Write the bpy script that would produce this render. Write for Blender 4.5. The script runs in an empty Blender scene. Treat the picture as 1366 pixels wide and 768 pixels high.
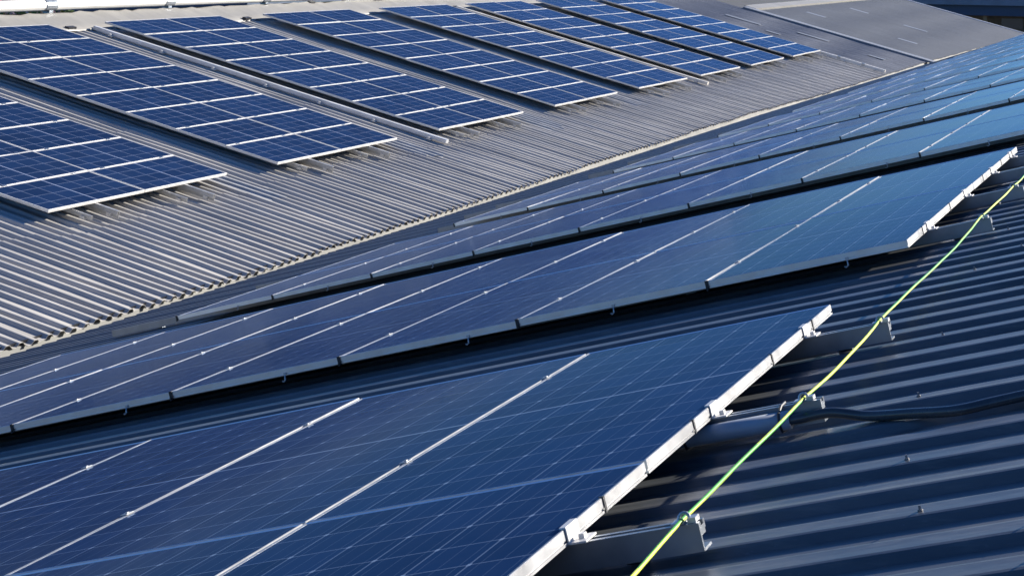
import bpy, math, random
from mathutils import Vector, Matrix

random.seed(11)
S = bpy.context.scene
COL = S.collection
HC = 12.0                                    # camera height above the yard

# ------------------------------------------------------------------ geometry of the two roofs
TH = math.radians(14.515)
A_ = Vector((math.cos(TH), 0, math.sin(TH)))         # up the dark ribbed roof (to the right)
N2 = Vector((-math.sin(TH), 0, math.cos(TH)))
C_ = Vector((-math.cos(TH), 0, math.sin(TH)))        # up the corrugated roof (to the left)
N1 = Vector((math.sin(TH), 0, math.cos(TH)))
Y_ = Vector((0, 1, 0))
CAM = Vector((0, 0, HC))
D2, D1 = 0.88, 8.2


def P2(a, y, h=0.0):
    return CAM + A_ * a - N2 * (D2 + h) + Y_ * y


K = 0.8805            # the corrugated roof is laid out on a wide grid and brought to true size here


def P1(c, y, h=0.0):
    return CAM + C_ * (c * K) - N1 * (D1 * K + h) + Y_ * (y * K)


def lerp_tab(tab, y):
    if y <= tab[0][0]:
        return tab[0][1]
    for (y0, v0), (y1, v1) in zip(tab, tab[1:]):
        if y <= y1:
            return v0 + (v1 - v0) * (y - y0) / (y1 - y0)
    return tab[-1][1]


# eave of the ribbed roof (coordinate a) and of the corrugated roof (coordinate c) along the valley
EDGE2 = [(0, -12.72), (16, -12.75), (42, -12.92), (58, -12.1), (70, -11.3), (80, -10.4), (140, -9.9)]
EAVE1 = [(0, 12.96), (25, 12.9), (45, 13.03), (50, 13.06), (59, 12.86), (73, 12.80), (82, 12.80), (95, 12.58), (116, 12.28), (140, 12.0)]
PAN2 = 0.135          # roof pan below the panel tops, dark roof
PAN1 = 0.225          # mean of the corrugation below the panel tops, pale roof


# ------------------------------------------------------------------ mesh helper
class MB:
    def __init__(self):
        self.v, self.f, self.m = [], [], []

    def add(self, vs, fs, mi=0):
        o = len(self.v)
        self.v += [tuple(p) for p in vs]
        for q in fs:
            self.f.append([o + i for i in q])
            self.m.append(mi)

    def box(self, x0, x1, y0, y1, z0, z1, mi=0, fn=None):
        vs = [(x, y, z) for z in (z0, z1) for y in (y0, y1) for x in (x0, x1)]
        if fn:
            vs = [fn(*p) for p in vs]
        self.add(vs, [(0, 2, 3, 1), (4, 5, 7, 6), (0, 1, 5, 4), (2, 6, 7, 3), (0, 4, 6, 2), (1, 3, 7, 5)], mi)

    def extrude(self, prof, p0, p1, fn, mi=0):
        """closed profile [(u, v)...] swept from p0 to p1; fn(s, u, v) -> point"""
        n = len(prof)
        vs = [fn(p0, u, w) for u, w in prof] + [fn(p1, u, w) for u, w in prof]
        fs = [(i, (i + 1) % n, n + (i + 1) % n, n + i) for i in range(n)]
        fs += [tuple(range(n))[::-1], tuple(range(n, 2 * n))]
        self.add(vs, fs, mi)

    def tube(self, pts, r, n=8, mi=0, stripe=None, cap=True):
        pts = [Vector(p) for p in pts]
        rings = []
        prev = None
        for i, p in enumerate(pts):
            t = (pts[min(i + 1, len(pts) - 1)] - pts[max(i - 1, 0)]).normalized()
            up = prev if prev is not None else Vector((0, 0, 1))
            s = t.cross(up).normalized()
            up = s.cross(t).normalized()
            prev = up
            rings.append([p + (s * math.cos(k * 2 * math.pi / n) + up * math.sin(k * 2 * math.pi / n)) * r for k in range(n)])
        o = len(self.v)
        for rg in rings:
            self.v += [tuple(q) for q in rg]
        for i in range(len(rings) - 1):
            for k in range(n):
                self.f.append([o + i * n + k, o + i * n + (k + 1) % n, o + (i + 1) * n + (k + 1) % n, o + (i + 1) * n + k])
                self.m.append(1 if stripe and stripe(i, k) else mi)
        if cap:
            self.f.append([o + k for k in range(n)][::-1]); self.m.append(mi)
            e = o + (len(rings) - 1) * n
            self.f.append([e + k for k in range(n)]); self.m.append(mi)

    def mesh(self, name, mats, smooth=False):
        me = bpy.data.meshes.new(name)
        me.from_pydata(self.v, [], self.f)
        for m in (mats if isinstance(mats, (list, tuple)) else [mats]):
            me.materials.append(m)
        me.polygons.foreach_set('material_index', self.m)
        if smooth:
            me.polygons.foreach_set('use_smooth', [True] * len(self.f))
        me.update()
        return me

    def build(self, name, mats, parent=None, smooth=False):
        return link(name, self.mesh(name, mats, smooth), parent)


def link(name, data, parent=None):
    o = bpy.data.objects.new(name, data)
    COL.objects.link(o)
    if parent is not None:
        o.parent = parent
    return o


def tag(o, label=None, cat=None, group=None, kind=None):
    if label: o['label'] = label
    if cat: o['category'] = cat
    if group: o['group'] = group
    if kind: o['kind'] = kind
    return o


def empty(name, label, cat, group=None, mat=None):
    o = link(name, None)
    o.empty_display_size = 0.2
    if mat is not None:
        o.matrix_world = mat
    return tag(o, label, cat, group)


def frame_mat(p, x, y, z):
    return Matrix(((x.x, y.x, z.x, p.x), (x.y, y.y, z.y, p.y), (x.z, y.z, z.z, p.z), (0, 0, 0, 1)))


# ------------------------------------------------------------------ materials
def new_mat(name):
    m = bpy.data.materials.new(name)
    m.use_nodes = True
    nt = m.node_tree
    b = nt.nodes['Principled BSDF']
    return m, nt, b


def N(nt, t, **kw):
    n = nt.nodes.new(t)
    for k, v in kw.items():
        setattr(n, k, v)
    return n


def math_n(nt, op, a, b=None, c=None):
    n = N(nt, 'ShaderNodeMath', operation=op)
    for i, v in enumerate((a, b, c)):
        if v is None: continue
        if isinstance(v, (int, float)): n.inputs[i].default_value = v
        else: nt.links.new(v, n.inputs[i])
    return n.outputs[0]


def mixc(nt, fac, a, b, mode='MIX'):
    n = N(nt, 'ShaderNodeMix', data_type='RGBA', blend_type=mode)
    for sock, v in ((n.inputs[0], fac), (n.inputs[6], a), (n.inputs[7], b)):
        if isinstance(v, (int, float)): sock.default_value = v
        elif isinstance(v, tuple): sock.default_value = (*v, 1) if len(v) == 3 else v
        else: nt.links.new(v, sock)
    return n.outputs[2]


def noise(nt, vec, scale, detail=3, rough=0.55, dist=0.0):
    n = N(nt, 'ShaderNodeTexNoise')
    n.inputs['Scale'].default_value = scale
    n.inputs['Detail'].default_value = detail
    n.inputs['Roughness'].default_value = rough
    n.inputs['Distortion'].default_value = dist
    if vec is not None: nt.links.new(vec, n.inputs['Vector'])
    return n.outputs['Fac']


def ramp(nt, fac, p0, c0, p1, c1):
    n = N(nt, 'ShaderNodeValToRGB')
    n.color_ramp.elements[0].position = p0; n.color_ramp.elements[0].color = (*c0, 1)
    n.color_ramp.elements[1].position = p1; n.color_ramp.elements[1].color = (*c1, 1)
    nt.links.new(fac, n.inputs[0])
    return n.outputs[0]


def objvec(nt, scale=(1, 1, 1), rot=(0, 0, 0)):
    tc = N(nt, 'ShaderNodeTexCoord')
    mp = N(nt, 'ShaderNodeMapping')
    mp.inputs['Scale'].default_value = scale
    mp.inputs['Rotation'].default_value = rot
    nt.links.new(tc.outputs['Object'], mp.inputs['Vector'])
    return mp.outputs[0]


def simple(name, col, rough=0.5, metal=0.0, var=0.12, scale=6.0, spec=0.5, stretch=(1, 1, 1), bump=0.0):
    m, nt, b = new_mat(name)
    v = objvec(nt, stretch)
    f = noise(nt, v, scale, 5)
    lo = tuple(c * (1 - var) for c in col); hi = tuple(min(1, c * (1 + var)) for c in col)
    nt.links.new(ramp(nt, f, 0.3, lo, 0.7, hi), b.inputs['Base Color'])
    b.inputs['Roughness'].default_value = rough
    b.inputs['Metallic'].default_value = metal
    b.inputs['Specular IOR Level'].default_value = spec
    r = math_n(nt, 'MULTIPLY_ADD', f, 0.25, rough - 0.12)
    nt.links.new(r, b.inputs['Roughness'])
    if bump:
        bp = N(nt, 'ShaderNodeBump'); bp.inputs['Strength'].default_value = bump; bp.inputs['Distance'].default_value = 0.01
        nt.links.new(f, bp.inputs['Height']); nt.links.new(bp.outputs[0], b.inputs['Normal'])
    return m


def line_mask(nt, coord, period, width, offset=0.0):
    """1 on thin lines every `period`, else 0"""
    t = math_n(nt, 'ADD', coord, offset)
    t = math_n(nt, 'DIVIDE', t, period)
    t = math_n(nt, 'FRACT', t)
    t = math_n(nt, 'SUBTRACT', t, 0.5)
    t = math_n(nt, 'ABSOLUTE', t)                       # 0.5 on the line, 0 between
    return math_n(nt, 'GREATER_THAN', t, 0.5 - width / period / 2)


def panel_mat(name, base, base2, w, h, nx, ny, gapw, bus, line_col, line_f, rough, mid=None, mid_w=0.012, tint=(0.55, 0.75, 1.0), dustk=0.10):
    m, nt, b = new_mat(name)
    tc = N(nt, 'ShaderNodeTexCoord')
    sep = N(nt, 'ShaderNodeSeparateXYZ'); nt.links.new(tc.outputs['Object'], sep.inputs[0])
    x, y = sep.outputs[0], sep.outputs[1]
    mw, mh = w / 2, h / 2
    px, py = w / nx, h / ny
    lx = line_mask(nt, x, px, gapw, mw)
    ly = line_mask(nt, y, py, gapw * 0.8, mh)
    oi = N(nt, 'ShaderNodeObjectInfo')
    # crystal cells: each its own shade
    cx = math_n(nt, 'FLOOR', math_n(nt, 'DIVIDE', math_n(nt, 'ADD', x, mw), px))
    cy = math_n(nt, 'FLOOR', math_n(nt, 'DIVIDE', math_n(nt, 'ADD', y, mh), py))
    cmb = N(nt, 'ShaderNodeCombineXYZ'); nt.links.new(cx, cmb.inputs[0]); nt.links.new(cy, cmb.inputs[1]); nt.links.new(oi.outputs['Random'], cmb.inputs[2])
    wn = N(nt, 'ShaderNodeTexWhiteNoise'); nt.links.new(cmb.outputs[0], wn.inputs['Vector'])
    ofs = N(nt, 'ShaderNodeVectorMath', operation='MULTIPLY_ADD')
    nt.links.new(tc.outputs['Object'], ofs.inputs[0]); ofs.inputs[1].default_value = (1, 1, 1)
    rc = N(nt, 'ShaderNodeCombineXYZ'); 
    for i in range(3): nt.links.new(math_n(nt, 'MULTIPLY', oi.outputs['Random'], 37.0 + 11 * i), rc.inputs[i])
    nt.links.new(rc.outputs[0], ofs.inputs[2])
    vec = ofs.outputs[0]
    n1 = noise(nt, vec, 3.0, 5, 0.6)
    shade = math_n(nt, 'MULTIPLY_ADD', wn.outputs['Value'], 0.45, 0.0)
    shade = math_n(nt, 'ADD', shade, math_n(nt, 'MULTIPLY', n1, 0.45))
    shade = math_n(nt, 'ADD', shade, math_n(nt, 'MULTIPLY', oi.outputs['Random'], 0.38))
    col = ramp(nt, shade, 0.15, base, 0.95, base2)
    lines = math_n(nt, 'MAXIMUM', lx, ly)
    f = math_n(nt, 'MULTIPLY', lines, line_f)
    if bus:
        lb = line_mask(nt, x, px / bus, gapw * 0.35, mw + px / bus / 2)
        f = math_n(nt, 'MAXIMUM', f, math_n(nt, 'MULTIPLY', lb, line_f * 0.55))
        # solder dots where the busbars cross the cell gaps
        dots = math_n(nt, 'MULTIPLY', line_mask(nt, x, px, gapw * 2.2, mw), line_mask(nt, y, py, gapw * 3.0, mh))
        f = math_n(nt, 'MAXIMUM', f, math_n(nt, 'MULTIPLY', dots, min(1, line_f * 1.8)))
    if mid == 'x':
        f = math_n(nt, 'MAXIMUM', f, math_n(nt, 'MULTIPLY', math_n(nt, 'LESS_THAN', math_n(nt, 'ABSOLUTE', x), mid_w / 2), min(1, line_f * 2)))
    if mid == 'y':
        f = math_n(nt, 'MAXIMUM', f, math_n(nt, 'MULTIPLY', math_n(nt, 'LESS_THAN', math_n(nt, 'ABSOLUTE', y), mid_w / 2), min(1, line_f * 1.6)))
    col = mixc(nt, f, col, line_col)
    # thin uneven dust
    n2 = noise(nt, vec, 1.1, 6, 0.65, 0.4)
    n3 = noise(nt, vec, 14.0, 4, 0.7)
    d = math_n(nt, 'MULTIPLY', math_n(nt, 'MULTIPLY', n2, n3), dustk * 2.5)
    col = mixc(nt, d, col, (0.30, 0.29, 0.27))
    # anti-reflective glass: a bluish mirror coat that strengthens towards grazing view, over the cells
    nt.nodes.remove(b)
    out = [q for q in nt.nodes if q.type == 'OUTPUT_MATERIAL'][0]
    df = N(nt, 'ShaderNodeBsdfDiffuse'); nt.links.new(col, df.inputs['Color'])
    gl = N(nt, 'ShaderNodeBsdfGlossy'); gl.inputs['Color'].default_value = (*tint, 1)
    nt.links.new(math_n(nt, 'MULTIPLY_ADD', n2, 0.14, rough - 0.05), gl.inputs['Roughness'])
    fr = N(nt, 'ShaderNodeFresnel'); fr.inputs['IOR'].default_value = 1.27
    mx = N(nt, 'ShaderNodeMixShader')
    nt.links.new(math_n(nt, 'MINIMUM', math_n(nt, 'MULTIPLY', math_n(nt, 'POWER', fr.outputs[0], 2.5), 1.35), 0.97), mx.inputs[0])
    nt.links.new(df.outputs[0], mx.inputs[1]); nt.links.new(gl.outputs[0], mx.inputs[2])
    nt.links.new(mx.outputs[0], out.inputs['Surface'])
    return m


PW2, PH2 = 0.990, 1.990        # dark panels: across / along the valley
PW1, PH1 = 2.303 * K, 1.119 * K        # blue panels: along the valley / up the slope

M = {}
M['glass_dark'] = panel_mat('dark_panel_glass', (0.003, 0.019, 0.062), (0.006, 0.030, 0.098), PW2, PH2, 6, 12, 0.005, 3,
                            (0.24, 0.32, 0.44), 0.42, 0.09, 'y', 0.012, tint=(0.58, 0.73, 1.0), dustk=0.03)
M['glass_blue'] = panel_mat('blue_panel_glass', (0.004, 0.016, 0.052), (0.008, 0.027, 0.082), PW1, PH1, 6, 4, 0.011, 0,
                            (0.28, 0.33, 0.46), 0.42, 0.12, 'x', 0.02, tint=(0.55, 0.8, 1.0), dustk=0.025)
M['back'] = simple('panel_back_sheet', (0.10, 0.10, 0.11), 0.6)
M['alu'] = simple('anodised_aluminium', (0.37, 0.37, 0.365), 0.45, 0.4, 0.18, 9, 0.5, (1, 1, 1))
M['alu_skylit'] = simple('skylit_end_aluminium', (0.68, 0.72, 0.75), 0.32, 0.9, 0.06, 9)  # brighter, bluer copy of the frame aluminium, sky reflection worked into its colour
M['alu_white'] = simple('bright_aluminium', (0.60, 0.585, 0.55), 0.45, 0.15, 0.10, 7)
M['alu_rail'] = simple('rail_aluminium', (0.25, 0.27, 0.29), 0.34, 0.7, 0.15, 8)
M['steel'] = simple('galvanised_steel', (0.50, 0.50, 0.50), 0.4, 0.6, 0.2, 30)
M['screw'] = simple('weathered_screw', (0.20, 0.20, 0.20), 0.5, 0.3)
M['sleeve'] = simple('grey_conduit_plastic', (0.34, 0.37, 0.40), 0.35, 0, 0.15, 12)
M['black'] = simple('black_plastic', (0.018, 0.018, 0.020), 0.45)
M['conduit'] = simple('black_conduit_plastic', (0.045, 0.049, 0.055), 0.26, 0, 0.2, 12)
M['yellow'] = simple('earth_wire_yellow', (0.66, 0.74, 0.07), 0.55, 0, 0.25, 40)
M['green'] = simple('earth_wire_green', (0.10, 0.42, 0.05), 0.5, 0, 0.1, 40)
M['tray'] = simple('tray_galvanised', (0.58, 0.58, 0.57), 0.4, 0.15, 0.14, 5)
M['cream'] = simple('cream_painted_steel', (0.66, 0.62, 0.54), 0.5, 0, 0.14, 3)
M['pipe'] = simple('white_painted_pipe', (0.74, 0.71, 0.64), 0.45, 0, 0.06, 4)
M['brown'] = simple('brown_render', (0.20, 0.15, 0.10), 0.8, 0, 0.3, 2)
M['navy'] = simple('navy_cladding', (0.030, 0.055, 0.10), 0.5, 0, 0.15, 1)
M['slate'] = simple('slate_cladding', (0.16, 0.19, 0.23), 0.5, 0, 0.15, 1)
M['render_pale'] = simple('pale_render', (0.42, 0.40, 0.36), 0.85, 0, 0.15, 1)
M['post'] = simple('timber_post', (0.32, 0.20, 0.10), 0.8, 0, 0.2, 6)
M['window'] = simple('window_glass', (0.03, 0.04, 0.05), 0.1)
M['patch'] = simple('overlay_roof_sheet', (0.36, 0.36, 0.35), 0.6, 0, 0.15, 4)
M['scuff'] = simple('pale_skylight_sheet', (0.155, 0.164, 0.175), 0.5, 0, 0.12, 3)


def roof_dark():
    m, nt, b = new_mat('dark_ribbed_steel')
    v = objvec(nt, (0.5, 3.0, 3.0), (0, TH, 0))
    n1 = noise(nt, v, 1.6, 6, 0.62, 0.3)
    n2 = noise(nt, objvec(nt, (3, 9, 9), (0, TH, 0)), 9, 4, 0.7)
    col = ramp(nt, n1, 0.25, (0.058, 0.065, 0.073), 0.8, (0.110, 0.118, 0.126))
    sp = math_n(nt, 'GREATER_THAN', n2, 0.66)
    col = mixc(nt, math_n(nt, 'MULTIPLY', sp, 0.35), col, (0.16, 0.17, 0.18))
    nt.links.new(col, b.inputs['Base Color'])
    nt.links.new(math_n(nt, 'MULTIPLY_ADD', n1, 0.25, 0.26), b.inputs['Roughness'])
    dn = noise(nt, objvec(nt, (0.25, 22, 22), (0, TH, 0)), 1.0, 5, 0.7, 0.3)      # dirt run-off along the ribs
    dst = ramp(nt, dn, 0.50, (0, 0, 0), 0.72, (1, 1, 1))
    col = mixc(nt, math_n(nt, 'MULTIPLY', dst, 0.6), col, (0.165, 0.16, 0.15))
    nt.links.new(col, b.inputs['Base Color'])
    b.inputs['Specular IOR Level'].default_value = 0.42
    bp = N(nt, 'ShaderNodeBump'); bp.inputs['Strength'].default_value = 0.25; bp.inputs['Distance'].default_value = 0.004
    nt.links.new(noise(nt, objvec(nt, (1.2, 10, 10), (0, TH, 0)), 3, 5, 0.6), bp.inputs['Height'])
    nt.links.new(bp.outputs[0], b.inputs['Normal'])
    return m


def roof_pale(name, lo, hi, stain, rough=0.6, spots=0.62):
    m, nt, b = new_mat(name)
    v = objvec(nt, (0.35, 1.6, 1.6), (0, -TH, 0))
    n1 = noise(nt, v, 0.8, 7, 0.66, 0.5)
    n2 = noise(nt, objvec(nt, (0.6, 5.0, 5.0), (0, -TH, 0)), 1.3, 6, 0.7, 0.2)
    n3 = noise(nt, objvec(nt), 0.22, 3)
    col = ramp(nt, n1, 0.3, lo, 0.7, hi)
    st = ramp(nt, n2, spots, (0, 0, 0), spots + 0.12, (1, 1, 1))
    col = mixc(nt, math_n(nt, 'MULTIPLY', st, 0.8), col, stain)
    col = mixc(nt, math_n(nt, 'MULTIPLY', n3, 0.45), col, tuple(c * 0.75 for c in lo))
    nt.links.new(col, b.inputs['Base Color'])
    b.inputs['Roughness'].default_value = rough
    b.inputs['Specular IOR Level'].default_value = 0.35
    return m


M['roof_dark'] = roof_dark()
M['roof_pale'] = roof_pale('weathered_corrugated_sheet', (0.38, 0.36, 0.325), (0.60, 0.565, 0.50), (0.10, 0.10, 0.105))
M['roof_slate'] = roof_pale('slate_grey_sheet', (0.15, 0.16, 0.18), (0.21, 0.22, 0.24), (0.12, 0.13, 0.14))
M['roof_grey'] = roof_pale('plain_grey_sheet', (0.118, 0.130, 0.146), (0.143, 0.157, 0.176), (0.102, 0.114, 0.130), 0.7, 0.7)
M['flash'] = roof_pale('dented_pale_flashing', (0.26, 0.245, 0.21), (0.35, 0.33, 0.285), (0.17, 0.18, 0.20), 0.5, 0.6)

# ------------------------------------------------------------------ setting: the yard
gm = MB()
gm.add([(-900, -500, 0), (900, -500, 0), (900, 1500, 0), (-900, 1500, 0)], [(0, 1, 2, 3)])
tag(gm.build('ground', simple('yard_asphalt', (0.06, 0.06, 0.06), 0.9, 0, 0.3, 0.3)), kind='structure')

# ------------------------------------------------------------------ the dark ribbed roof (near building)
near_b = empty('ribbed_roof_building', 'building under the dark blue ribbed metal roof in the foreground', 'building')
RIDGE_A = 4.2
Y0, Y1 = -2.0, 122.0
RP = 0.222                                        # rib pitch
prof = [(0.0, 0.0), (0.085, 0.0), (0.101, 0.014), (0.108, 0.0185), (0.118, 0.020), (0.150, 0.0195), (0.180, 0.020), (0.190, 0.0185), (0.197, 0.014), (0.213, 0.0)]
rm = MB()
rows = []
i = 0
y = Y0
while y < Y1:
    coarse = y > 60
    lap = (len(rows) // 10) % 4 == 1
    for (dy, z) in (prof if not coarse else [prof[0], prof[1], prof[4], prof[6], prof[9]]):
        rows.append((y + dy, z + (0.0035 if lap and 0.12 > dy > 0.09 else 0)))
    y += RP
alist = [0, 0.3, 0.55, 0.75, 0.88, 0.93, 0.97, 1.0]
vs = []
jit = [random.uniform(-0.004, 0.004) for _ in alist]
for k, (yy, z) in enumerate(rows):
    e = lerp_tab(EDGE2, yy) + 0.02 * math.sin(yy * 1.7)
    for j, t in enumerate(alist):
        a = e + (RIDGE_A - e) * t
        wob = 0.0025 * math.sin(a * 2.1 + yy * 0.7) + 0.0015 * math.sin(a * 5.3 + yy * 2.9)
        vs.append(P2(a, yy + wob * 1.5, PAN2 - z + wob * 0.6))
nj = len(alist)
fs = [(k * nj + j, (k * nj + j + 1), (k + 1) * nj + j + 1, (k + 1) * nj + j) for k in range(len(rows) - 1) for j in range(nj - 1)]
rm.add(vs, fs)
# thin downturned end of every sheet at the eave
o = len(vs)
ev = []
for k, (yy, z) in enumerate(rows):
    p = Vector(vs[k * nj]); ev.append(p + N2 * -0.012)
rm.add([vs[k * nj] for k in range(len(rows))] + ev, [(k, k + 1, len(rows) + k + 1, len(rows) + k) for k in range(len(rows) - 1)])
rm.build('ribbed_roof', M['roof_dark'], near_b)
# ridge and the far slope, walls
wm = MB()
for p, q in (((RIDGE_A), 0),):
    r0, r1 = P2(RIDGE_A, Y0, PAN2), P2(RIDGE_A, Y1, PAN2)
    w = 17.0
    e0 = r0 + Vector((w * math.cos(TH), 0, -w * math.sin(TH))); e1 = r1 + Vector((w * math.cos(TH), 0, -w * math.sin(TH)))
    wm.add([r0, e0, e1, r1], [(0, 1, 2, 3)])
wm.build('rear_slope', M['roof_dark'], near_b)
wm = MB()
l0 = P2(lerp_tab(EDGE2, Y0) + 0.3, Y0 + 0.1, PAN2 + 0.1); l1 = P2(lerp_tab(EDGE2, Y1) + 0.3, Y1 - 0.1, PAN2 + 0.1)
r0 = P2(RIDGE_A, Y0 + 0.1, PAN2 + 0.1); r1 = P2(RIDGE_A, Y1 - 0.1, PAN2 + 0.1)
e0 = e0 + Vector((-0.3, 0.1, -0.1)); e1 = e1 + Vector((-0.3, -0.1, -0.1))
g = lambda p: Vector((p.x, p.y, 0))
wm.add([g(l0), l0, r0, e0, g(e0)], [(0, 1, 2, 3, 4)])
wm.add([g(l1), l1, r1, e1, g(e1)], [(4, 3, 2, 1, 0)])
wm.add([g(e0), e0, e1, g(e1)], [(0, 1, 2, 3)])
wm.build('wall', M['slate'], near_b)
# roofing screws on the rib tops
def screw_mb(p, n, s=1.0):
    b = MB()
    t = n.orthogonal().normalized(); u = n.cross(t)
    for (r, h0, h1, k) in ((0.011 * s, -0.001, 0.003, 10), (0.006 * s, 0.003, 0.011, 6)):
        ring = [t * math.cos(q * 2 * math.pi / k) * r + u * math.sin(q * 2 * math.pi / k) * r for q in range(k)]
        b.add([p + q + n * h0 for q in ring] + [p + q + n * h1 for q in ring],
              [(q, (q + 1) % k, k + (q + 1) % k, k + q) for q in range(k)] + [tuple(range(k, 2 * k))])
    return b
for (kr, a) in ((22, -0.95), (23, -0.62), (24, -0.9), (26, -1.02), (28, -0.7), (29, -1.12), (31, -0.85), (33, -1.2), (36, -1.0), (39, -1.3), (20, -0.78), (22, -0.6), (41, -1.15), (44, -1.3)):
    screw_mb(P2(a, Y0 + kr * RP + 0.15 + random.uniform(-0.015, 0.015), PAN2 - 0.0205), N2, 0.55).build('screw', M['screw'], near_b)

# ------------------------------------------------------------------ valley gutter between the two roofs
gb = MB()
ys = [-2 + 2 * k for k in range(63)]
vs = []
for yy in ys:
    e2 = P2(lerp_tab(EDGE2, yy) + 0.10, yy, PAN2 + 0.02)
    e1 = P1(lerp_tab(EAVE1, yy / K) + 0.12, yy / K, PAN1 + 0.06)
    lip = e2 + Vector((-0.14, 0, -0.055))
    top = P1(lerp_tab(EAVE1, yy / K) + 0.045, yy / K, PAN1 + 0.034)
    fl = min(top.z - 0.13, lip.z - 0.10)
    vs += [e2 + Vector((0.05, 0, -0.02)), lip, lip + Vector((-0.02, 0, -0.05)), Vector((lip.x - 0.03, yy, fl)),
           Vector((top.x + 0.03, yy, min(fl, top.z - 0.13))), top]
fs = [(k * 6 + j, k * 6 + j + 1, (k + 1) * 6 + j + 1, (k + 1) * 6 + j) for k in range(len(ys) - 1) for j in range(5)]
gb.add(vs, fs)
gut = gb.build('valley_gutter', simple('gutter_steel', (0.14, 0.136, 0.118), 0.6, 0, 0.4, 1.2))
tag(gut, 'pale cream valley gutter running between the corrugated roof and the dark ribbed roof', 'gutter')

# ------------------------------------------------------------------ corrugated roof building
far_b = empty('corrugated_roof_building', 'long building with the sunlit pale corrugated roof carrying blue panels', 'building')
CR = 25.05            # foot of the ridge flashing
CP = 0.232            # corrugation pitch
YA, YB, YC = 6.0, 80.6, 117.6


WT = [(0, -1), (0.30, -0.96), (0.345, -0.70), (0.44, 0.72), (0.49, 0.97), (0.66, 1.0), (0.73, 0.94), (0.79, 0.60), (0.92, -0.72), (0.965, -0.96), (1, -1)]


def wave(t):
    return lerp_tab(WT, t % 1.0)


def corrugated(y0, y1, c1, amp, seg, mat, name, parent, pitch=CP, eave=EAVE1, hofs=0.0, c0=None, nl=9, wob=1.0):
    b = MB()
    n = int((y1 - y0) / pitch * seg)
    vs = []
    for k in range(n + 1):
        yy = y0 + k * pitch / seg
        ph = (k % seg) / seg * 2 * math.pi
        z = wave(ph / (2 * math.pi)) * amp
        e = c0 if c0 is not None else lerp_tab(eave, yy)
        wv = int(k // seg)
        rr = random.Random(wv // 5 + 77)
        eo = rr.uniform(-0.03, 0.03) if c0 is None else 0
        lo = rr.uniform(-0.25, 0.25)
        cl = [e + eo]
        st = [0.0]
        for lap in (15.6, 18.9, 22.2):
            cl += [lap + lo - 1.6, lap + lo - 0.02, lap + lo]
            st += [-0.002, -0.004, 0.006]
        cl.append(c1); st.append(0.0)
        nl = len(cl)
        for c, dh in zip(cl, st):
            w = 0.012 * math.sin(c * 1.3 + wv * 2.4) + 0.014 * math.sin(c * 0.7 + wv * 0.31)
            vs.append(P1(c, yy + w * wob, PAN1 + hofs - z + dh * min(1, wob) + 0.009 * wob * math.sin(c * 0.9 + wv * 1.7)))
    fs = [(k * nl + j, k * nl + nl + j, k * nl + nl + j + 1, k * nl + j + 1) for k in range(n) for j in range(nl - 1)]
    b.add(vs, fs)
    low = [Vector(vs[k * nl]) for k in range(n + 1)]
    b.add(low + [p - N1 * 0.005 for p in low], [(k, n + 1 + k, n + 2 + k, k + 1) for k in range(n)])
    return b.build(name, mat, parent, smooth=True)


corrugated(YA, 70.55, CR + 0.1, 0.0215, 24, M['roof_pale'], 'corrugated_roof', far_b)
corrugated(70.65, YB, CR + 0.1, 0.010, 12, M['roof_slate'], 'slate_roof_section', far_b)
# black strip standing in for the shade of the gap under the sheet ends
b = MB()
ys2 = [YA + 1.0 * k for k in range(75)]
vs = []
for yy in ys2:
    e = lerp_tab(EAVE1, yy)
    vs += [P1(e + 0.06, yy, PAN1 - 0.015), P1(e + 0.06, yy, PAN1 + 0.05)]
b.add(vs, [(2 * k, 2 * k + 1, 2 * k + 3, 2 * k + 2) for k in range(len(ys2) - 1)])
b.build('eave_gap_shade', M['black'], far_b)
# ridge flashing with dents, and the rear slope
b = MB()
cs = [CR - 0.02, CR, CR + 0.3, CR + 0.62, CR + 0.95]
hs = [PAN1 - 0.02, PAN1 - 0.05, PAN1 - 0.09, PAN1 - 0.125, PAN1 - 0.16]
ysr = [YA + 0.25 * k for k in range(int((YB - YA) / 0.25) + 1)]
rr = random.Random(5)
dent = [[rr.gauss(0, 0.012) for _ in cs] for _ in ysr]
vs = []
for q, yy in enumerate(ysr):
    for c, h, dd in zip(cs, hs, dent[q]):
        vs.append(P1(c + (0.03 * math.sin(yy * 2.2) if c < CR + 0.01 else 0), yy, h - dd))
n = len(cs)
b.add(vs, [(k * n + j, (k + 1) * n + j, (k + 1) * n + j + 1, k * n + j + 1) for k in range(len(ysr) - 1) for j in range(n - 1)])
b.build('ridge_flashing', M['flash'], far_b, smooth=True)
for q in range(14):
    yy = 27 + q * 2.2 + rr.uniform(-0.6, 0.6)
    m_ = MB(); c = CR + rr.choice((0.03, 0.9)); p = P1(c, yy, PAN1 - (0.075 if c < CR + 0.5 else 0.175))
    m_.box(-0.05, 0.05, -0.12, 0.12, -0.02, 0.03, fn=lambda x, y_, z, p=p: p + C_ * x + Y_ * y_ + N1 * z)
    m_.build('flashing_clip', M['black'], far_b)
RZ = P1(CR + 0.95, 0, PAN1 - 0.16)
b = MB()
rx, rz = RZ.x, RZ.z
b.add([(rx, YA * K, rz), (rx, YB * K, rz), (rx - 15, YB * K, rz - 15 * math.tan(TH)), (rx - 15, YA * K, rz - 15 * math.tan(TH))], [(0, 1, 2, 3)])
b.build('rear_slope', M['roof_slate'], far_b)
b = MB()
ea = P1(12.95, 0, PAN1 + 0.1)
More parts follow.
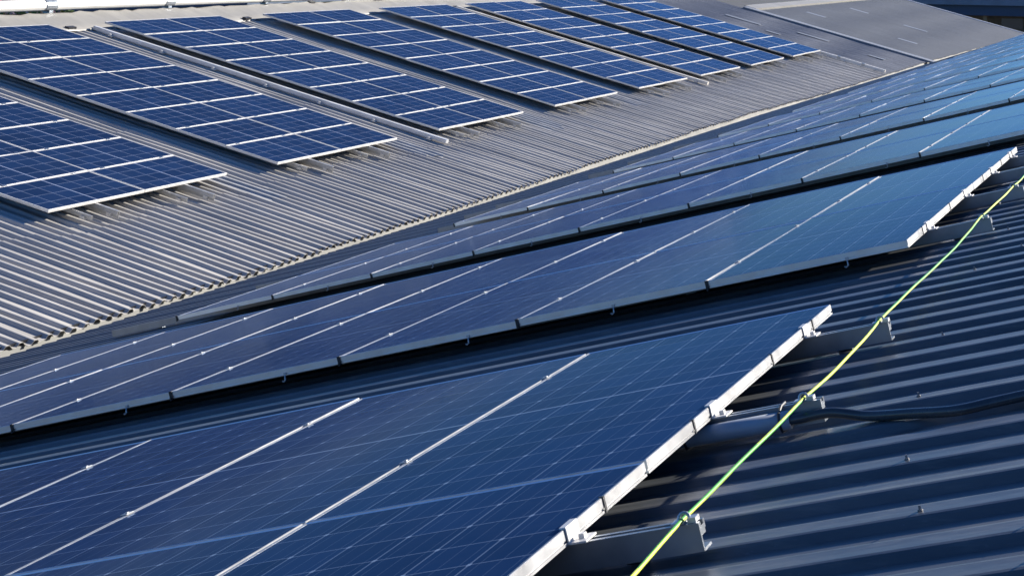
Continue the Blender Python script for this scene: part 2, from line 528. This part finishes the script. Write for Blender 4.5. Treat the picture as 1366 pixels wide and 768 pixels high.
for yy, flip in ((YA * K + 0.05, 0), (YB * K - 0.05, 1)):
    pts = [(ea.x, yy, 0), (ea.x, yy, ea.z), (rx, yy, rz - 0.2), (rx - 14.8, yy, rz - 14.8 * math.tan(TH) - 0.1), (rx - 14.8, yy, 0)]
    b.add(pts, [(0, 1, 2, 3, 4) if flip else (4, 3, 2, 1, 0)])
b.add([(rx - 14.8, YA * K, 0), (rx - 14.8, YA * K, rz - 14.8 * math.tan(TH) - 0.1), (rx - 14.8, YB * K, rz - 14.8 * math.tan(TH) - 0.1), (rx - 14.8, YB * K, 0)], [(0, 1, 2, 3)])
b.build('wall', M['render_pale'], far_b)

# white segmented pipe along the ridge
pr = empty('ridge_pipe', 'white segmented pipe lying along the ridge at the top left', 'pipe')
yy = YA * K + 0.5
seglen = 4.0
while yy < YB * K - 4:
    b = MB()
    zc = rz + 0.16
    b.tube([(rx - 0.12, yy, zc), (rx - 0.12, yy + seglen - 0.02, zc)], 0.12, 14)
    b.build('pipe_section', M['pipe'], pr, smooth=False)
    b = MB()
    b.tube([(rx - 0.12, yy - 0.16, zc), (rx - 0.12, yy + 0.16, zc)], 0.134, 14)
    b.box(rx - 0.2, rx - 0.04, yy - 0.06, yy + 0.06, zc - 0.2, zc - 0.1)
    b.build('pipe_collar', M['alu_rail'], pr)
    yy += seglen

# ------------------------------------------------------------------ plain grey roof beyond
gr_b = empty('grey_roof_building', 'building with the plain light grey roof at the far end of the valley', 'building')
CG = 22.4
corrugated(YB + 0.35, YC, CG, 0.010, 10, M['roof_grey'], 'grey_roof', gr_b, pitch=0.30, wob=0.4)
b = MB()
def cap(b, p0, p1, side, up, w, t):
    b.add([p0 - side * w, p0 - side * w + up * t, p0 + side * w + up * t, p0 + side * w,
           p1 - side * w, p1 - side * w + up * t, p1 + side * w + up * t, p1 + side * w],
          [(0, 1, 5, 4), (1, 2, 6, 5), (2, 3, 7, 6), (0, 3, 2, 1), (4, 5, 6, 7)])
cap(b, P1(12.45, YB + 0.17, PAN1), P1(CG + 0.2, YB + 0.17, PAN1), Y_, N1, 0.33, 0.09)
b.build('verge_flashing', simple('verge_flashing_steel', (0.20, 0.208, 0.22), 0.5, 0, 0.1, 2), gr_b)
b = MB()
cap(b, P1(CG + 0.05, YB + 0.55, PAN1), P1(CG + 0.05, YC, PAN1), C_, N1, 0.28, 0.10)
b.build('ridge_flashing', M['flash'], gr_b)
b = MB()
cap(b, P1(12.3, YC + 0.12, PAN1), P1(CG + 0.2, YC + 0.12, PAN1), Y_, N1, 0.14, 0.05)
b.build('end_flashing', simple('end_flashing_steel', (0.42, 0.44, 0.48), 0.5, 0, 0.1, 2), gr_b)
b = MB()
for yy, flip in ((YC - 0.05, 1),):
    p0, p1 = P1(12.3, yy, PAN1 + 0.1), P1(CG, yy, PAN1 + 0.1)
    b.add([(p0.x, p0.y, 0), p0, p1, (p1.x - 9, p0.y, p1.z - 2.2), (p1.x - 9, p0.y, 0)], [(0, 1, 2, 3, 4)])
p0, p1 = P1(CG, YB, PAN1), P1(CG, YC, PAN1)
b.add([p0, p1, (p1.x - 9, p1.y, p1.z - 2.2), (p0.x - 9, p0.y, p0.z - 2.2)], [(0, 1, 2, 3)])
b.build('wall', M['slate'], gr_b)
for (c, yy, L) in ((20.6, 88, 1.1), (20.4, 98, 1.2), (15.3, 88, 1.1), (16.6, 97, 1.5)):
    b = MB(); b.box(-L / 2, L / 2, -0.3, 0.3, 0.0, 0.006, fn=lambda x, y_, z, c=c, yy=yy: P1(c + x, yy + y_, PAN1 - 0.008 - z))
    b.build('skylight_strip', M['scuff'], gr_b)
for (c, yy, L) in ((17.8, 76.6, 1.6), (21.0, 75.2, 1.8), (14.4, 75.8, 0.8), (19.0, 73.6, 0.7)):
    b = MB(); b.box(-L / 2, L / 2, -0.2, 0.2, 0.0, 0.012, fn=lambda x, y_, z, c=c, yy=yy: P1(c + x, yy + y_, PAN1 - 0.030 - z))
    b.build('skylight_strip', M['scuff'], far_b)


# ------------------------------------------------------------------ solar panels
def frame_mesh(name, w, h, t, lip, slope, mats):
    """mitred frame: outer wall, inward sloping lip, inner drop; top of the outer wall at z = 0"""
    b = MB()
    hw, hh = w / 2, h / 2
    prof = [(0.0, -t), (0.0, -t + 0.006), (0.006, -t + 0.007), (0.006, -t + 0.011), (0.0, -t + 0.012), (0.0, -0.0015), (0.0015, 0.0), (lip, -slope), (lip, -slope - 0.006), (0.004, -slope - 0.006), (0.004, -t)]
    n = len(prof)
    vs = []
    for sx, sy in ((-1, -1), (1, -1), (1, 1), (-1, 1)):
        for d, z in prof:
            vs.append((sx * (hw - d), sy * (hh - d), z))
    fs = []
    for k in range(4):
        k2 = (k + 1) % 4
        for j in range(n - 1):
            fs.append((k * n + j, k2 * n + j, k2 * n + j + 1, k * n + j + 1))
    b.add(vs, fs)
    b.m = [(1 if (q // (n - 1)) in (0, 2) else 0) for q in range(len(fs))]      # front and back pieces: on dark frames, sky reflection put into the colour
    return b.mesh(name, mats)


def glass_mesh(name, w, h, lip, z, mats):
    b = MB()
    hw, hh = w / 2 - lip + 0.003, h / 2 - lip + 0.003
    b.box(-hw, hw, -hh, hh, z - 0.006, z)
    return b.mesh(name, mats)


def box_mesh(name, boxes, mats):
    b = MB()
    for bx in boxes:
        b.box(*bx[:6], mi=bx[6] if len(bx) > 6 else 0)
    return b.mesh(name, mats)


ORD = ['first', 'second', 'third', 'fourth', 'fifth', 'sixth', 'seventh', 'eighth', 'ninth', 'tenth', 'eleventh', 'twelfth', 'thirteenth', 'fourteenth', 'fifteenth', 'sixteenth', 'seventeenth', 'eighteenth']

# --- dark panels
T2, LIP2, SL2 = 0.036, 0.0105, 0.002
me_f2 = frame_mesh('dark_panel_frame', PW2, PH2, T2, LIP2, SL2, [M['alu'], M['alu_skylit']])
me_g2 = glass_mesh('dark_panel_glass', PW2, PH2, LIP2, -SL2 - 0.0005, M['glass_dark'])
gx = -PW2 / 2 - 0.005
me_c2 = box_mesh('mid_clamp', [(gx - 0.012, gx + 0.012, -0.018, 0.018, 0.0005, 0.003), (gx - 0.004, gx + 0.004, -0.018, 0.018, -0.03, 0.001), (gx - 0.004, gx + 0.004, -0.004, 0.004, 0.003, 0.006)], M['alu'])
ex = PW2 / 2
me_e2 = box_mesh('end_clamp', [(ex - 0.012, ex + 0.004, -0.032, 0.032, 0.0005, 0.0045), (ex + 0.001, ex + 0.005, -0.032, 0.032, -0.036, 0.0005), (ex + 0.005, ex + 0.045, -0.03, 0.03, -0.0375, -0.033),
                               (ex + 0.018, ex + 0.032, -0.008, 0.008, -0.033, -0.022)], M['alu_white'])
me_s2 = box_mesh('seam_strap', [(ex + 0.0005, ex + 0.003, -0.005, 0.005, -0.037, 0.001), (ex - 0.01, ex + 0.003, -0.005, 0.005, 0.0005, 0.002)], M['black'])
me_k2 = box_mesh('front_clip', [(gx - 0.008, gx + 0.008, -PH2 / 2 - 0.006, -PH2 / 2 + 0.004, -0.042, 0.0025), (gx - 0.004, gx + 0.004, -PH2 / 2 - 0.014, -PH2 / 2 - 0.005, -0.046, -0.03)], M['black'])
hb = MB()
hx, hy = 0.13, -PH2 / 2
hb.tube([(hx, hy + 0.02, -0.034), (hx, hy - 0.006, -0.036), (hx + 0.004, hy - 0.016, -0.046), (hx + 0.004, hy - 0.018, -0.058), (hx - 0.006, hy - 0.016, -0.066), (hx - 0.016, hy - 0.012, -0.062)], 0.0035, 6)
hb.box(hx - 0.007, hx + 0.007, hy - 0.006, hy - 0.001, -0.036, -0.022)
me_h2 = hb.mesh('cable_hook', M['steel'])

A0 = -1.678
PITCH = 1.000
ROWS = [1.89, 7.38, 12.90, 18.38, 23.75]
while len(ROWS) < 17:
    ROWS.append(ROWS[-1] + 5.35)
RAILS = {0: [2.33, 3.40, 4.45, 5.50], 1: [7.90, 9.06, 10.12, 11.0]}
fpx, PX, PY = 2200.0, 1101.99, 82.67
R_ = Vector((0.97125592, 0.23769042, 0.01285313)); U_ = Vector((-0.02709583, 0.05675155, 0.99802058)); W_ = Vector((-0.23649049, 0.96968166, -0.0615607))


def pix(p):
    q = p - CAM
    d = q.dot(W_)
    if d < 0.05: return None
    return PX + fpx * q.dot(R_) / d, PY - fpx * q.dot(U_) / d


def in_frame(pts, mx=45, my=45):
    """is some of the thing inside the picture (with a margin)?"""
    q = [pix(p) for p in pts]
    q = [p for p in q if p]
    if not q: return False
    return max(p[0] for p in q) > -mx and min(p[0] for p in q) < 1366 + mx and max(p[1] for p in q) > -my and min(p[1] for p in q) < 768 + my


made = {}
n_dark = 0
for ri, y0 in enumerate(ROWS):
    for line in (0, 1):
        for k in range(-2 if ri >= 2 else 0, 8):
            ac = A0 - (k + 0.5) * PITCH
            yc = y0 + 1.0 + 2.005 * line
            cs_ = [P2(ac + sx * PW2 / 2, yc + sy * PH2 / 2) for sx in (-1, 1) for sy in (-1, 1)]
            e = lerp_tab(EDGE2, yc)
            if ac - 0.5 < e + 0.15 or not in_frame(cs_, 10, 20):
                continue
            side = 'back' if line else 'front'
            if ri < 2:
                where = '%s from cable side' % ORD[k]
            else:
                where = '%s from gutter end' % ORD[7 - k]
            lab = 'dark panel, %s, in the %s line of the %s bank' % (where, side, ORD[ri])
            rx_, ry_ = random.gauss(0, 0.0016), random.gauss(0, 0.0016)
            zz = (N2 + A_ * ry_ - Y_ * rx_).normalized()
            xx = (A_ - zz * A_.dot(zz)).normalized()
            yy_ = zz.cross(xx)
            o = empty('dark_solar_panel', lab, 'solar panel', 'dark solar panels on the ribbed roof', frame_mat(P2(ac, yc, random.uniform(-0.001, 0.001)), xx, yy_, zz))
            link('frame', me_f2, o); link('glass', me_g2, o)
            if ri < 6:
                rl = RAILS.get(ri, [y0 + 0.52, y0 + 1.62, y0 + 2.45, y0 + 3.45])
                for q in rl[2 * line:2 * line + 2]:
                    if k < 7:
                        c = link('mid_clamp', me_c2, o); c.location.y = q - yc
                    if k == 0 and ri < 2:
                        c = link('end_clamp', me_e2, o); c.location.y = q - yc
                if k == 0 and ri < 2:
                    for q in (-0.62, 0.18, 0.71):
                        c = link('strap', me_s2, o); c.location.y = q
                if line == 0 and ri > 0:
                    link('front_clip', me_k2, o)
                    c = link('cable_hook', me_h2, o); c.location.x = random.uniform(-0.12, 0.1)
            n_dark += 1

# --- blue panels
T1, LIP1, SL1 = 0.042, 0.022, 0.004
me_f1 = frame_mesh('blue_panel_frame', PW1, PH1, T1, LIP1, SL1, [M['alu_white'], M['alu_white']])
me_g1 = glass_mesh('blue_panel_glass', PW1, PH1, LIP1, -SL1 - 0.0005, M['glass_blue'])
me_c1 = box_mesh('mid_clamp', [(-0.04, 0.04, PH1 / 2 - 0.012, PH1 / 2 + 0.032, 0.0005, 0.005)], M['alu_rail'])
COLS = [(2.6173, 3.1823), (3.3767, 3.9478), (4.1883, 4.7415), (4.9908, 5.564), (5.7846, 6.3477), (6.5491, 7.067), (7.2709, 7.8361), (8.0072, 8.5929)]
C0 = 1.9353 * D1
SP = 1.1325
WP = PW1 / K + 0.013
n_blue = 0
for ci, (ya, yb) in enumerate(COLS):
    ymid = (ya + yb) / 2 * D1
    for half in (0, 1):
        for j in range(8):
            yc = ymid + (half - 0.5) * WP
            cc = C0 + (j + 0.5) * SP
            cs_ = [P1(cc + sy * PH1 / 2, yc + sx * PW1 / 2) for sx in (-1, 1) for sy in (-1, 1)]
            if not in_frame(cs_, 10, 10):
                continue
            lab = 'blue panel %s up from the eave, %s file of the %s column' % (ORD[j], 'right' if half else 'left', ORD[ci])
            rx_, ry_ = random.gauss(0, 0.003), random.gauss(0, 0.003)
            zz = (N1 + Y_ * ry_ + C_ * rx_).normalized()
            xx = (Y_ - zz * Y_.dot(zz)).normalized()
            yy_ = zz.cross(xx)
            o = empty('blue_solar_panel', lab, 'solar panel', 'blue solar panels on the corrugated roof', frame_mat(P1(cc, yc, random.uniform(-0.002, 0.002)), xx, yy_, zz))
            link('frame', me_f1, o); link('glass', me_g1, o)
            if ci < 3 and j < 7:
                for q in (-0.7, 0.7):
                    c = link('mid_clamp', me_c1, o); c.location.x = q
            n_blue += 1
print('panels', n_dark, n_blue)

# ------------------------------------------------------------------ rails under the dark panels
RT = T2 + 0.002
railprof = [(-0.020, 0.0), (-0.020, -0.064), (0.030, -0.064), (0.030, -0.058), (-0.015, -0.058), (-0.015, -0.030), (0.012, -0.030), (0.012, -0.020), (0.018, -0.020), (0.018, 0.0), (0.008, 0.0), (0.008, -0.010), (-0.008, -0.010), (-0.008, 0.0)]
rk = 0
for ri, y0 in enumerate(ROWS[:6]):
    rl = RAILS.get(ri, [y0 + 0.52, y0 + 1.62, y0 + 2.45, y0 + 3.45])
    for q, yr in enumerate(rl):
        a_r = (-1.37 + random.uniform(-0.02, 0.02)) if ri < 2 else 0.6
        if ri == 1 and q > 1: a_r = -1.30
        a_l = A0 - 8 - random.choice((0.25, 0.5, 0.8, 1.1))
        lab = 'grey rail beneath the %s bank of dark panels, %s from its near edge' % (ORD[ri], ORD[q])
        o = empty('mounting_rail', lab, 'mounting rail', 'rails carrying the dark panels', frame_mat(P2(a_r, yr, RT), A_, Y_, N2))
        b = MB()
        b.extrude(railprof, a_l - a_r, 0.0, lambda s, u, w: (s, u, w))
        b.build('rail_bar', M['alu_rail'], o)
        na = 0
        for fa in ([-0.18, -1.6, -3.1] if ri < 2 else []) + [a_l - a_r + 0.5]:
            b = MB(); hgt = PAN2 - 0.0195 - RT
            b.box(fa - 0.025, fa + 0.025, 0.018, 0.024, -hgt, -0.03)
            b.box(fa - 0.025, fa + 0.025, 0.018, 0.065, -hgt, -hgt + 0.005)
            b.build('foot', M['alu_rail'], o)
        if ri < 2:
            b = MB(); ca = -1.412 - a_r
            ring = [(ca + 0.013 * math.cos(t), 0.013 * math.sin(t) * 0.4, 0.008 + 0.013 * math.sin(t)) for t in [math.pi * 2 * k / 12 for k in range(13)]]
            b.tube(ring, 0.004, 6)
            b.box(ca - 0.028, ca + 0.004, -0.016, 0.016, 0.0005, 0.005)
            b.box(ca + 0.012, ca + 0.032, -0.014, 0.012, 0.0005, 0.012)
            b.build('cable_clip', M['steel'], o)

# ------------------------------------------------------------------ green and yellow earth cable over the rail ends
pts = []
way = [1.6] + RAILS[0] + RAILS[1] + [13.4, 14.5]
hh = RT - 0.0075
for s, e in zip(way, way[1:]):
    for k in range(14):
        t = k / 14
        sag = 0.005 * (1 - (2 * t - 1) ** 2) * min(1.4, (e - s))
        pts.append(P2(-1.412 + 0.008 * math.sin((s + (e - s) * t) * 2.9) + 0.0015 * math.sin((s + (e - s) * t) * 11), s + (e - s) * t, hh + sag))
b = MB()
b.tube(pts, 0.0046, 10, 0, stripe=lambda i, k: ((k + i // 3) % 10) in (0, 1, 2, 3))
ec = b.build('earth_cable', [M['yellow'], M['green']], smooth=True)
tag(ec, 'yellow and green earth cable stretched over the rail ends on the right', 'cable')

# ------------------------------------------------------------------ black conduit leaving the second rail
def sm(pts, n=8):
    out = []
    for i in range(len(pts) - 1):
        p0 = Vector(pts[max(i - 1, 0)]); p1 = Vector(pts[i]); p2 = Vector(pts[i + 1]); p3 = Vector(pts[min(i + 2, len(pts) - 1)])
        for k in range(n):
            t = k / n
            out.append(0.5 * ((2 * p1) + (-p0 + p2) * t + (2 * p0 - 5 * p1 + 4 * p2 - p3) * t * t + (-p0 + 3 * p1 - 3 * p2 + p3) * t ** 3))
    out.append(Vector(pts[-1]))
    return out
cd = empty('black_conduit', 'black flexible conduit tied to a rail and winding off across the ribs', 'conduit')
cp = [(-1.6, 4.408), (-1.5, 4.408), (-1.43, 4.408), (-1.33, 4.41), (-1.22, 4.39), (-1.08, 4.325), (-0.95, 4.27), (-0.84, 4.29), (-0.72, 4.30), (-0.55, 4.24), (-0.2, 4.15), (0.4, 4.2), (1.2, 4.32), (2.2, 4.22), (3.2, 4.3), (4.1, 4.28)]
b = MB()
b.tube(sm([P2(a, yv, PAN2 - 0.020 - 0.0155 if a > -1.25 else RT + 0.038) for a, yv in cp]), 0.0150, 12)
b.build('conduit_tube', M['conduit'], cd, smooth=True)
b = MB(); b.tube([P2(a, 4.408, RT + 0.036) for a in (-2.4, -2.0, -1.7, -1.45)], 0.027, 16)
b.build('conduit_sleeve', M['sleeve'], cd, smooth=True)
for a in (-1.765, -1.475):
    ring = [P2(a, 4.45 + u, RT + w) for u, w in ((0.02, -0.002), (-0.022, -0.002), (-0.060, 0.010), (-0.073, 0.036), (-0.060, 0.062), (-0.022, 0.067), (0.02, 0.067), (0.022, 0.03), (0.02, -0.002))]
    b = MB(); b.tube(ring, 0.004, 6, cap=False)
    b.build('cable_tie', M['black'], cd)

# ------------------------------------------------------------------ rails, trays and sheets on the corrugated roof
rp1 = [(-0.022, 0.0), (-0.022, -0.075), (-0.016, -0.075), (-0.016, -0.006), (0.018, -0.006), (0.018, -0.04), (0.024, -0.04), (0.024, 0.0)]
for ci, (ya, yb) in enumerate(COLS):
    ymid, wid = (ya + yb) / 2 * D1, 2 * WP
    for q, fr in enumerate((0.13, 0.24, 0.62, 0.74)):
        yr = ymid + (fr - 0.5) * wid
        big = q in (1, 3)
        ext = (0.52 if big else 0.34) + random.uniform(-0.1, 0.1)
        lab = '%s rail end under the %s blue panel column, %s from its left' % ('long' if big else 'short', ORD[ci], ORD[q])
        o = empty('mounting_rail', lab, 'mounting rail', 'rails carrying the blue panels', frame_mat(P1(C0 - ext, yr, T1 + 0.002 + (0 if big else 0.03)), C_, -Y_, N1))
        b = MB()
        s_ = 1.0 if big else 0.6
        b.extrude([(u * s_, w * s_ * 1.5) for u, w in rp1], 0.0, ext + 8 * SP - 0.2, lambda s, u, w: (s * K, u, w))
        b.build('rail_bar', M['alu'], o)
        b = MB(); b.box(0.10, 0.17, -0.03, 0.03, -0.12 * s_, -0.06 * s_); b.build('foot', M['steel'], o)
trays = [(34.02, C0 - 0.38, CR - 0.1, 0.055, 'long grey cable tray running down the gap left of the third blue panel column', 'tray', 0.075),
         (53.0, C0 - 0.45, CR - 0.1, 0.06, 'long cream cable tray running down the gap right of the fifth blue panel column', 'cream', 0.09),
         (70.75, 12.9, C0 + 0.1, 0.06, 'pale cable tray running down to the gutter from the last blue panel column', 'pipe', 0.10)]
for yv, c0_, c1_, hw_, lab, mt, hgt in trays:
    o = empty('cable_tray', lab, 'cable tray', 'cable trays on the corrugated roof', frame_mat(P1(c0_, yv, PAN1 - 0.046), C_, -Y_, N1))
    L = (c1_ - c0_) * K
    b = MB()
    b.extrude([(-hw_, 0.012), (hw_, 0.012), (hw_, hgt), (hw_ - 0.01, hgt + 0.01), (-hw_ + 0.01, hgt + 0.01), (-hw_, hgt)], 0, L, lambda s, u, w: (s, u, w))
    b.build('tray_body', M[mt], o)
    q = 0.35
    while q < L:
        b = MB(); b.box(q - 0.05, q + 0.05, -hw_ - 0.02, hw_ + 0.07, -0.005, 0.012); b.box(q - 0.02, q + 0.02, hw_ + 0.03, hw_ + 0.07, 0.012, 0.05); b.build('tray_bracket', M['alu_white'], o)
        q += 1.25
    if mt == 'pipe':
        for q in (0.9, 1.9):
            b = MB(); b.box(q - 0.06, q + 0.06, -hw_ - 0.02, hw_ + 0.02, 0.012, hgt + 0.02); b.build('tray_joint', M['alu_rail'], o)

# pale overlay sheets lying in the gaps between columns
for gi in range(4):
    ya = COLS[gi][1] * D1 + (0.08 if gi != 1 else 0.05)
    yb = COLS[gi + 1][0] * D1 - (0.9 if gi != 1 else 1.0)
    b = MB()
    seg, ptc, nl = 16, CP, 3
    n = int((yb - ya) / ptc) * seg
    ph0 = (ya - YA) / CP % 1
    cend = C0 - (0.95, 0.75, 0.85, 0.7)[gi]
    vs = []
    for k in range(n + 1):
        yy = ya + k * ptc / seg
        z = 0.0215 * wave(ph0 + k / seg)
        for c in (cend + 0.1 * math.sin(k * 0.13), cend + 1.0, CR - 0.1):
            vs.append(P1(c, yy, PAN1 - 0.016 - z * 0.8))
    b.add(vs, [(k * nl + j, k * nl + nl + j, k * nl + nl + j + 1, k * nl + j + 1) for k in range(n) for j in range(nl - 1)])
    low = [Vector(vs[k * nl]) for k in range(n + 1)]
    b.add(low + [p - N1 * 0.01 for p in low], [(k, n + 1 + k, n + 2 + k, k + 1) for k in range(n)])
    o = b.build('overlay_sheet', M['patch'], smooth=True)
    tag(o, 'bluish overlay roof sheet lying in the gap between the %s and %s blue panel columns' % (ORD[gi], ORD[gi + 1]), 'roof sheet', 'overlay sheets in the gaps')

# ------------------------------------------------------------------ what shows beyond the roofs
def at(px_, py_, yv):
    d = (R_ * (px_ - PX) - U_ * (py_ - PY) + W_ * fpx) / fpx
    return CAM + d * (yv / d.y)
db = empty('dark_building', 'dark navy building with a deep fascia beyond the plain grey roof at top right', 'building')
yb_ = 150.0
p0, p1 = at(1195, 0, yb_), at(1420, 0, yb_)
x0, x1 = p0.x - 4, p1.x + 25
zt = at(1366, -6, yb_).z; z1 = at(1366, 8, yb_).z; z2 = at(1366, 22, yb_).z
b = MB(); b.box(x0 - 0.5, x1 + 0.5, yb_ - 1.2, yb_ + 26, z1, zt + 0.2); b.build('roof', M['slate'], db)
b = MB(); b.box(x0, x1, yb_ - 0.6, yb_ + 25.5, z2, z1 - 0.003); b.build('fascia', M['navy'], db)
b = MB(); b.box(x0 + 0.2, x1 - 0.2, yb_ + 3.5, yb_ + 25, 0, z2 - 0.003); b.build('wall', M['brown'], db)
xs = x0 + 3
while xs < x1:
    b = MB(); b.box(xs, xs + 0.35, yb_ - 0.2, yb_ + 0.2, 0, z2 - 0.003); b.build('post', M['post'], db)
    b = MB(); b.box(xs + 1.2, xs + 3.2, yb_ + 3.44, yb_ + 3.497, z2 - 1.3, z2 - 0.35)
    wd = b.build('window', M['window'], db)
    xs += 4.6
lb = empty('blue_roof_building', 'dark blue roofed building just showing past the ridge at top left', 'building')
yl = 95.0
pa, pb = at(58, 3, yl), at(330, 3, yl)
b = MB(); b.box(pa.x, pb.x, yl, yl + 16, pa.z - 0.9, at(60, -14, yl).z); b.build('roof', M['navy'], lb)
b = MB(); b.box(pa.x + 0.5, pb.x - 0.5, yl + 0.5, yl + 15, 0, pa.z - 0.903); b.build('wall', M['render_pale'], lb)


def leaf_mat(name, a, c):
    m, nt, bb = new_mat(name)
    nt.links.new(ramp(nt, noise(nt, objvec(nt), 2.0, 3), 0.3, a, 0.7, c), bb.inputs['Base Color'])
    bb.inputs['Roughness'].default_value = 0.6
    return m
M['leaf'] = leaf_mat('leaves', (0.05, 0.10, 0.02), (0.12, 0.17, 0.03))
M['bloom'] = leaf_mat('pink_blossom', (0.60, 0.32, 0.30), (0.75, 0.50, 0.44))
M['bark'] = simple('bark', (0.10, 0.07, 0.05), 0.9)


def tree(px_, py_, yv, rad, label, name, bloom):
    top = at(px_, py_, yv)
    cz = top.z - rad * 0.85
    o = empty(name, label, 'tree', None, Matrix.Translation((top.x, yv, 0)))
    b = MB(); b.tube([(0, 0, 0), (0.1, 0, cz * 0.5), (0, 0.1, cz)], 0.22, 8); b.build('trunk', M['bark'], o)
    b = MB(); rn = random.Random(px_ + 3)
    cl = [(Vector((rn.gauss(0, 0.5), rn.gauss(0, 0.5), rn.gauss(0, 0.35))) * rad, rn.uniform(0.25, 0.5) * rad) for _ in range(22)]
    for k in range(5200):
        c, r = rn.choice(cl)
        d = Vector((rn.gauss(0, 1), rn.gauss(0, 1), rn.gauss(0, 1))).normalized() * r * rn.random() ** 0.4
        p = Vector((0, 0, cz)) + c + d
        u = Vector((rn.gauss(0, 1), rn.gauss(0, 1), rn.gauss(0, 1))).normalized(); w = u.orthogonal().normalized()
        s = rn.uniform(0.06, 0.15)
        b.add([p - u * s, p + w * s * 0.6, p + u * s, p - w * s * 0.6], [(0, 1, 2, 3)], 1 if bloom and rn.random() < 0.45 else 0)
    b.build('crown', [M['leaf'], M['bloom']], o)
tree(14, -14, 62, 2.2, 'pink flowering tree just showing over the ridge at the top left corner', 'flowering_tree', True)
tree(44, -10, 66, 2.0, 'yellowish green tree beside the pink flowering one at the top left corner', 'leafy_tree', False)

# ------------------------------------------------------------------ camera
cam = bpy.data.cameras.new('camera')
co = bpy.data.objects.new('camera', cam)
COL.objects.link(co)
co.matrix_world = frame_mat(CAM, R_, U_, -W_)
cam.sensor_fit = 'HORIZONTAL'
cam.sensor_width = 36.0
cam.lens = fpx / 1366 * 36.0
cam.shift_x = (683 - PX) / 1366
cam.shift_y = (PY - 384) / 1366
cam.clip_start, cam.clip_end = 0.1, 4000
cam.dof.use_dof = True
cam.dof.focus_distance = 7.5
cam.dof.aperture_fstop = 20
S.camera = co

# ------------------------------------------------------------------ light
SUN = Vector((0.55, 0.70, 0.36)).normalized()
el = math.asin(SUN.z)
az = math.atan2(SUN.x, SUN.y)                 # clockwise from +Y
w = bpy.data.worlds.new('World'); S.world = w; w.use_nodes = True
nt = w.node_tree
sky = nt.nodes.new('ShaderNodeTexSky'); sky.sky_type = 'NISHITA'; sky.sun_disc = False
sky.sun_elevation = el; sky.sun_rotation = az
sky.air_density = 1.0; sky.dust_density = 0.2; sky.ozone_density = 3.0; sky.altitude = 0
bg = nt.nodes['Background']; bg.inputs['Strength'].default_value = 0.0668
tn = nt.nodes.new('ShaderNodeMix'); tn.data_type = 'RGBA'; tn.blend_type = 'MULTIPLY'; tn.inputs[0].default_value = 1.0
tn.inputs[7].default_value = (0.35, 0.66, 1.12, 1)          # deep, polarised blue
nt.links.new(sky.outputs[0], tn.inputs[6]); nt.links.new(tn.outputs[2], bg.inputs[0])
sl = bpy.data.lights.new('sun', 'SUN'); sl.energy = 5.0; sl.angle = math.radians(0.53); sl.color = (1.0, 0.94, 0.86)
so = bpy.data.objects.new('sun', sl); COL.objects.link(so)
so.rotation_euler = (-SUN).to_track_quat('-Z', 'Y').to_euler()
so.location = (20, 20, 40)

S.view_settings.view_transform = 'Standard'
S.view_settings.look = 'None'
S.view_settings.gamma = 1.0
S.view_settings.exposure = 1.05
S.render.engine = 'CYCLES'
S.cycles.max_bounces = 6
S.cycles.use_denoising = True
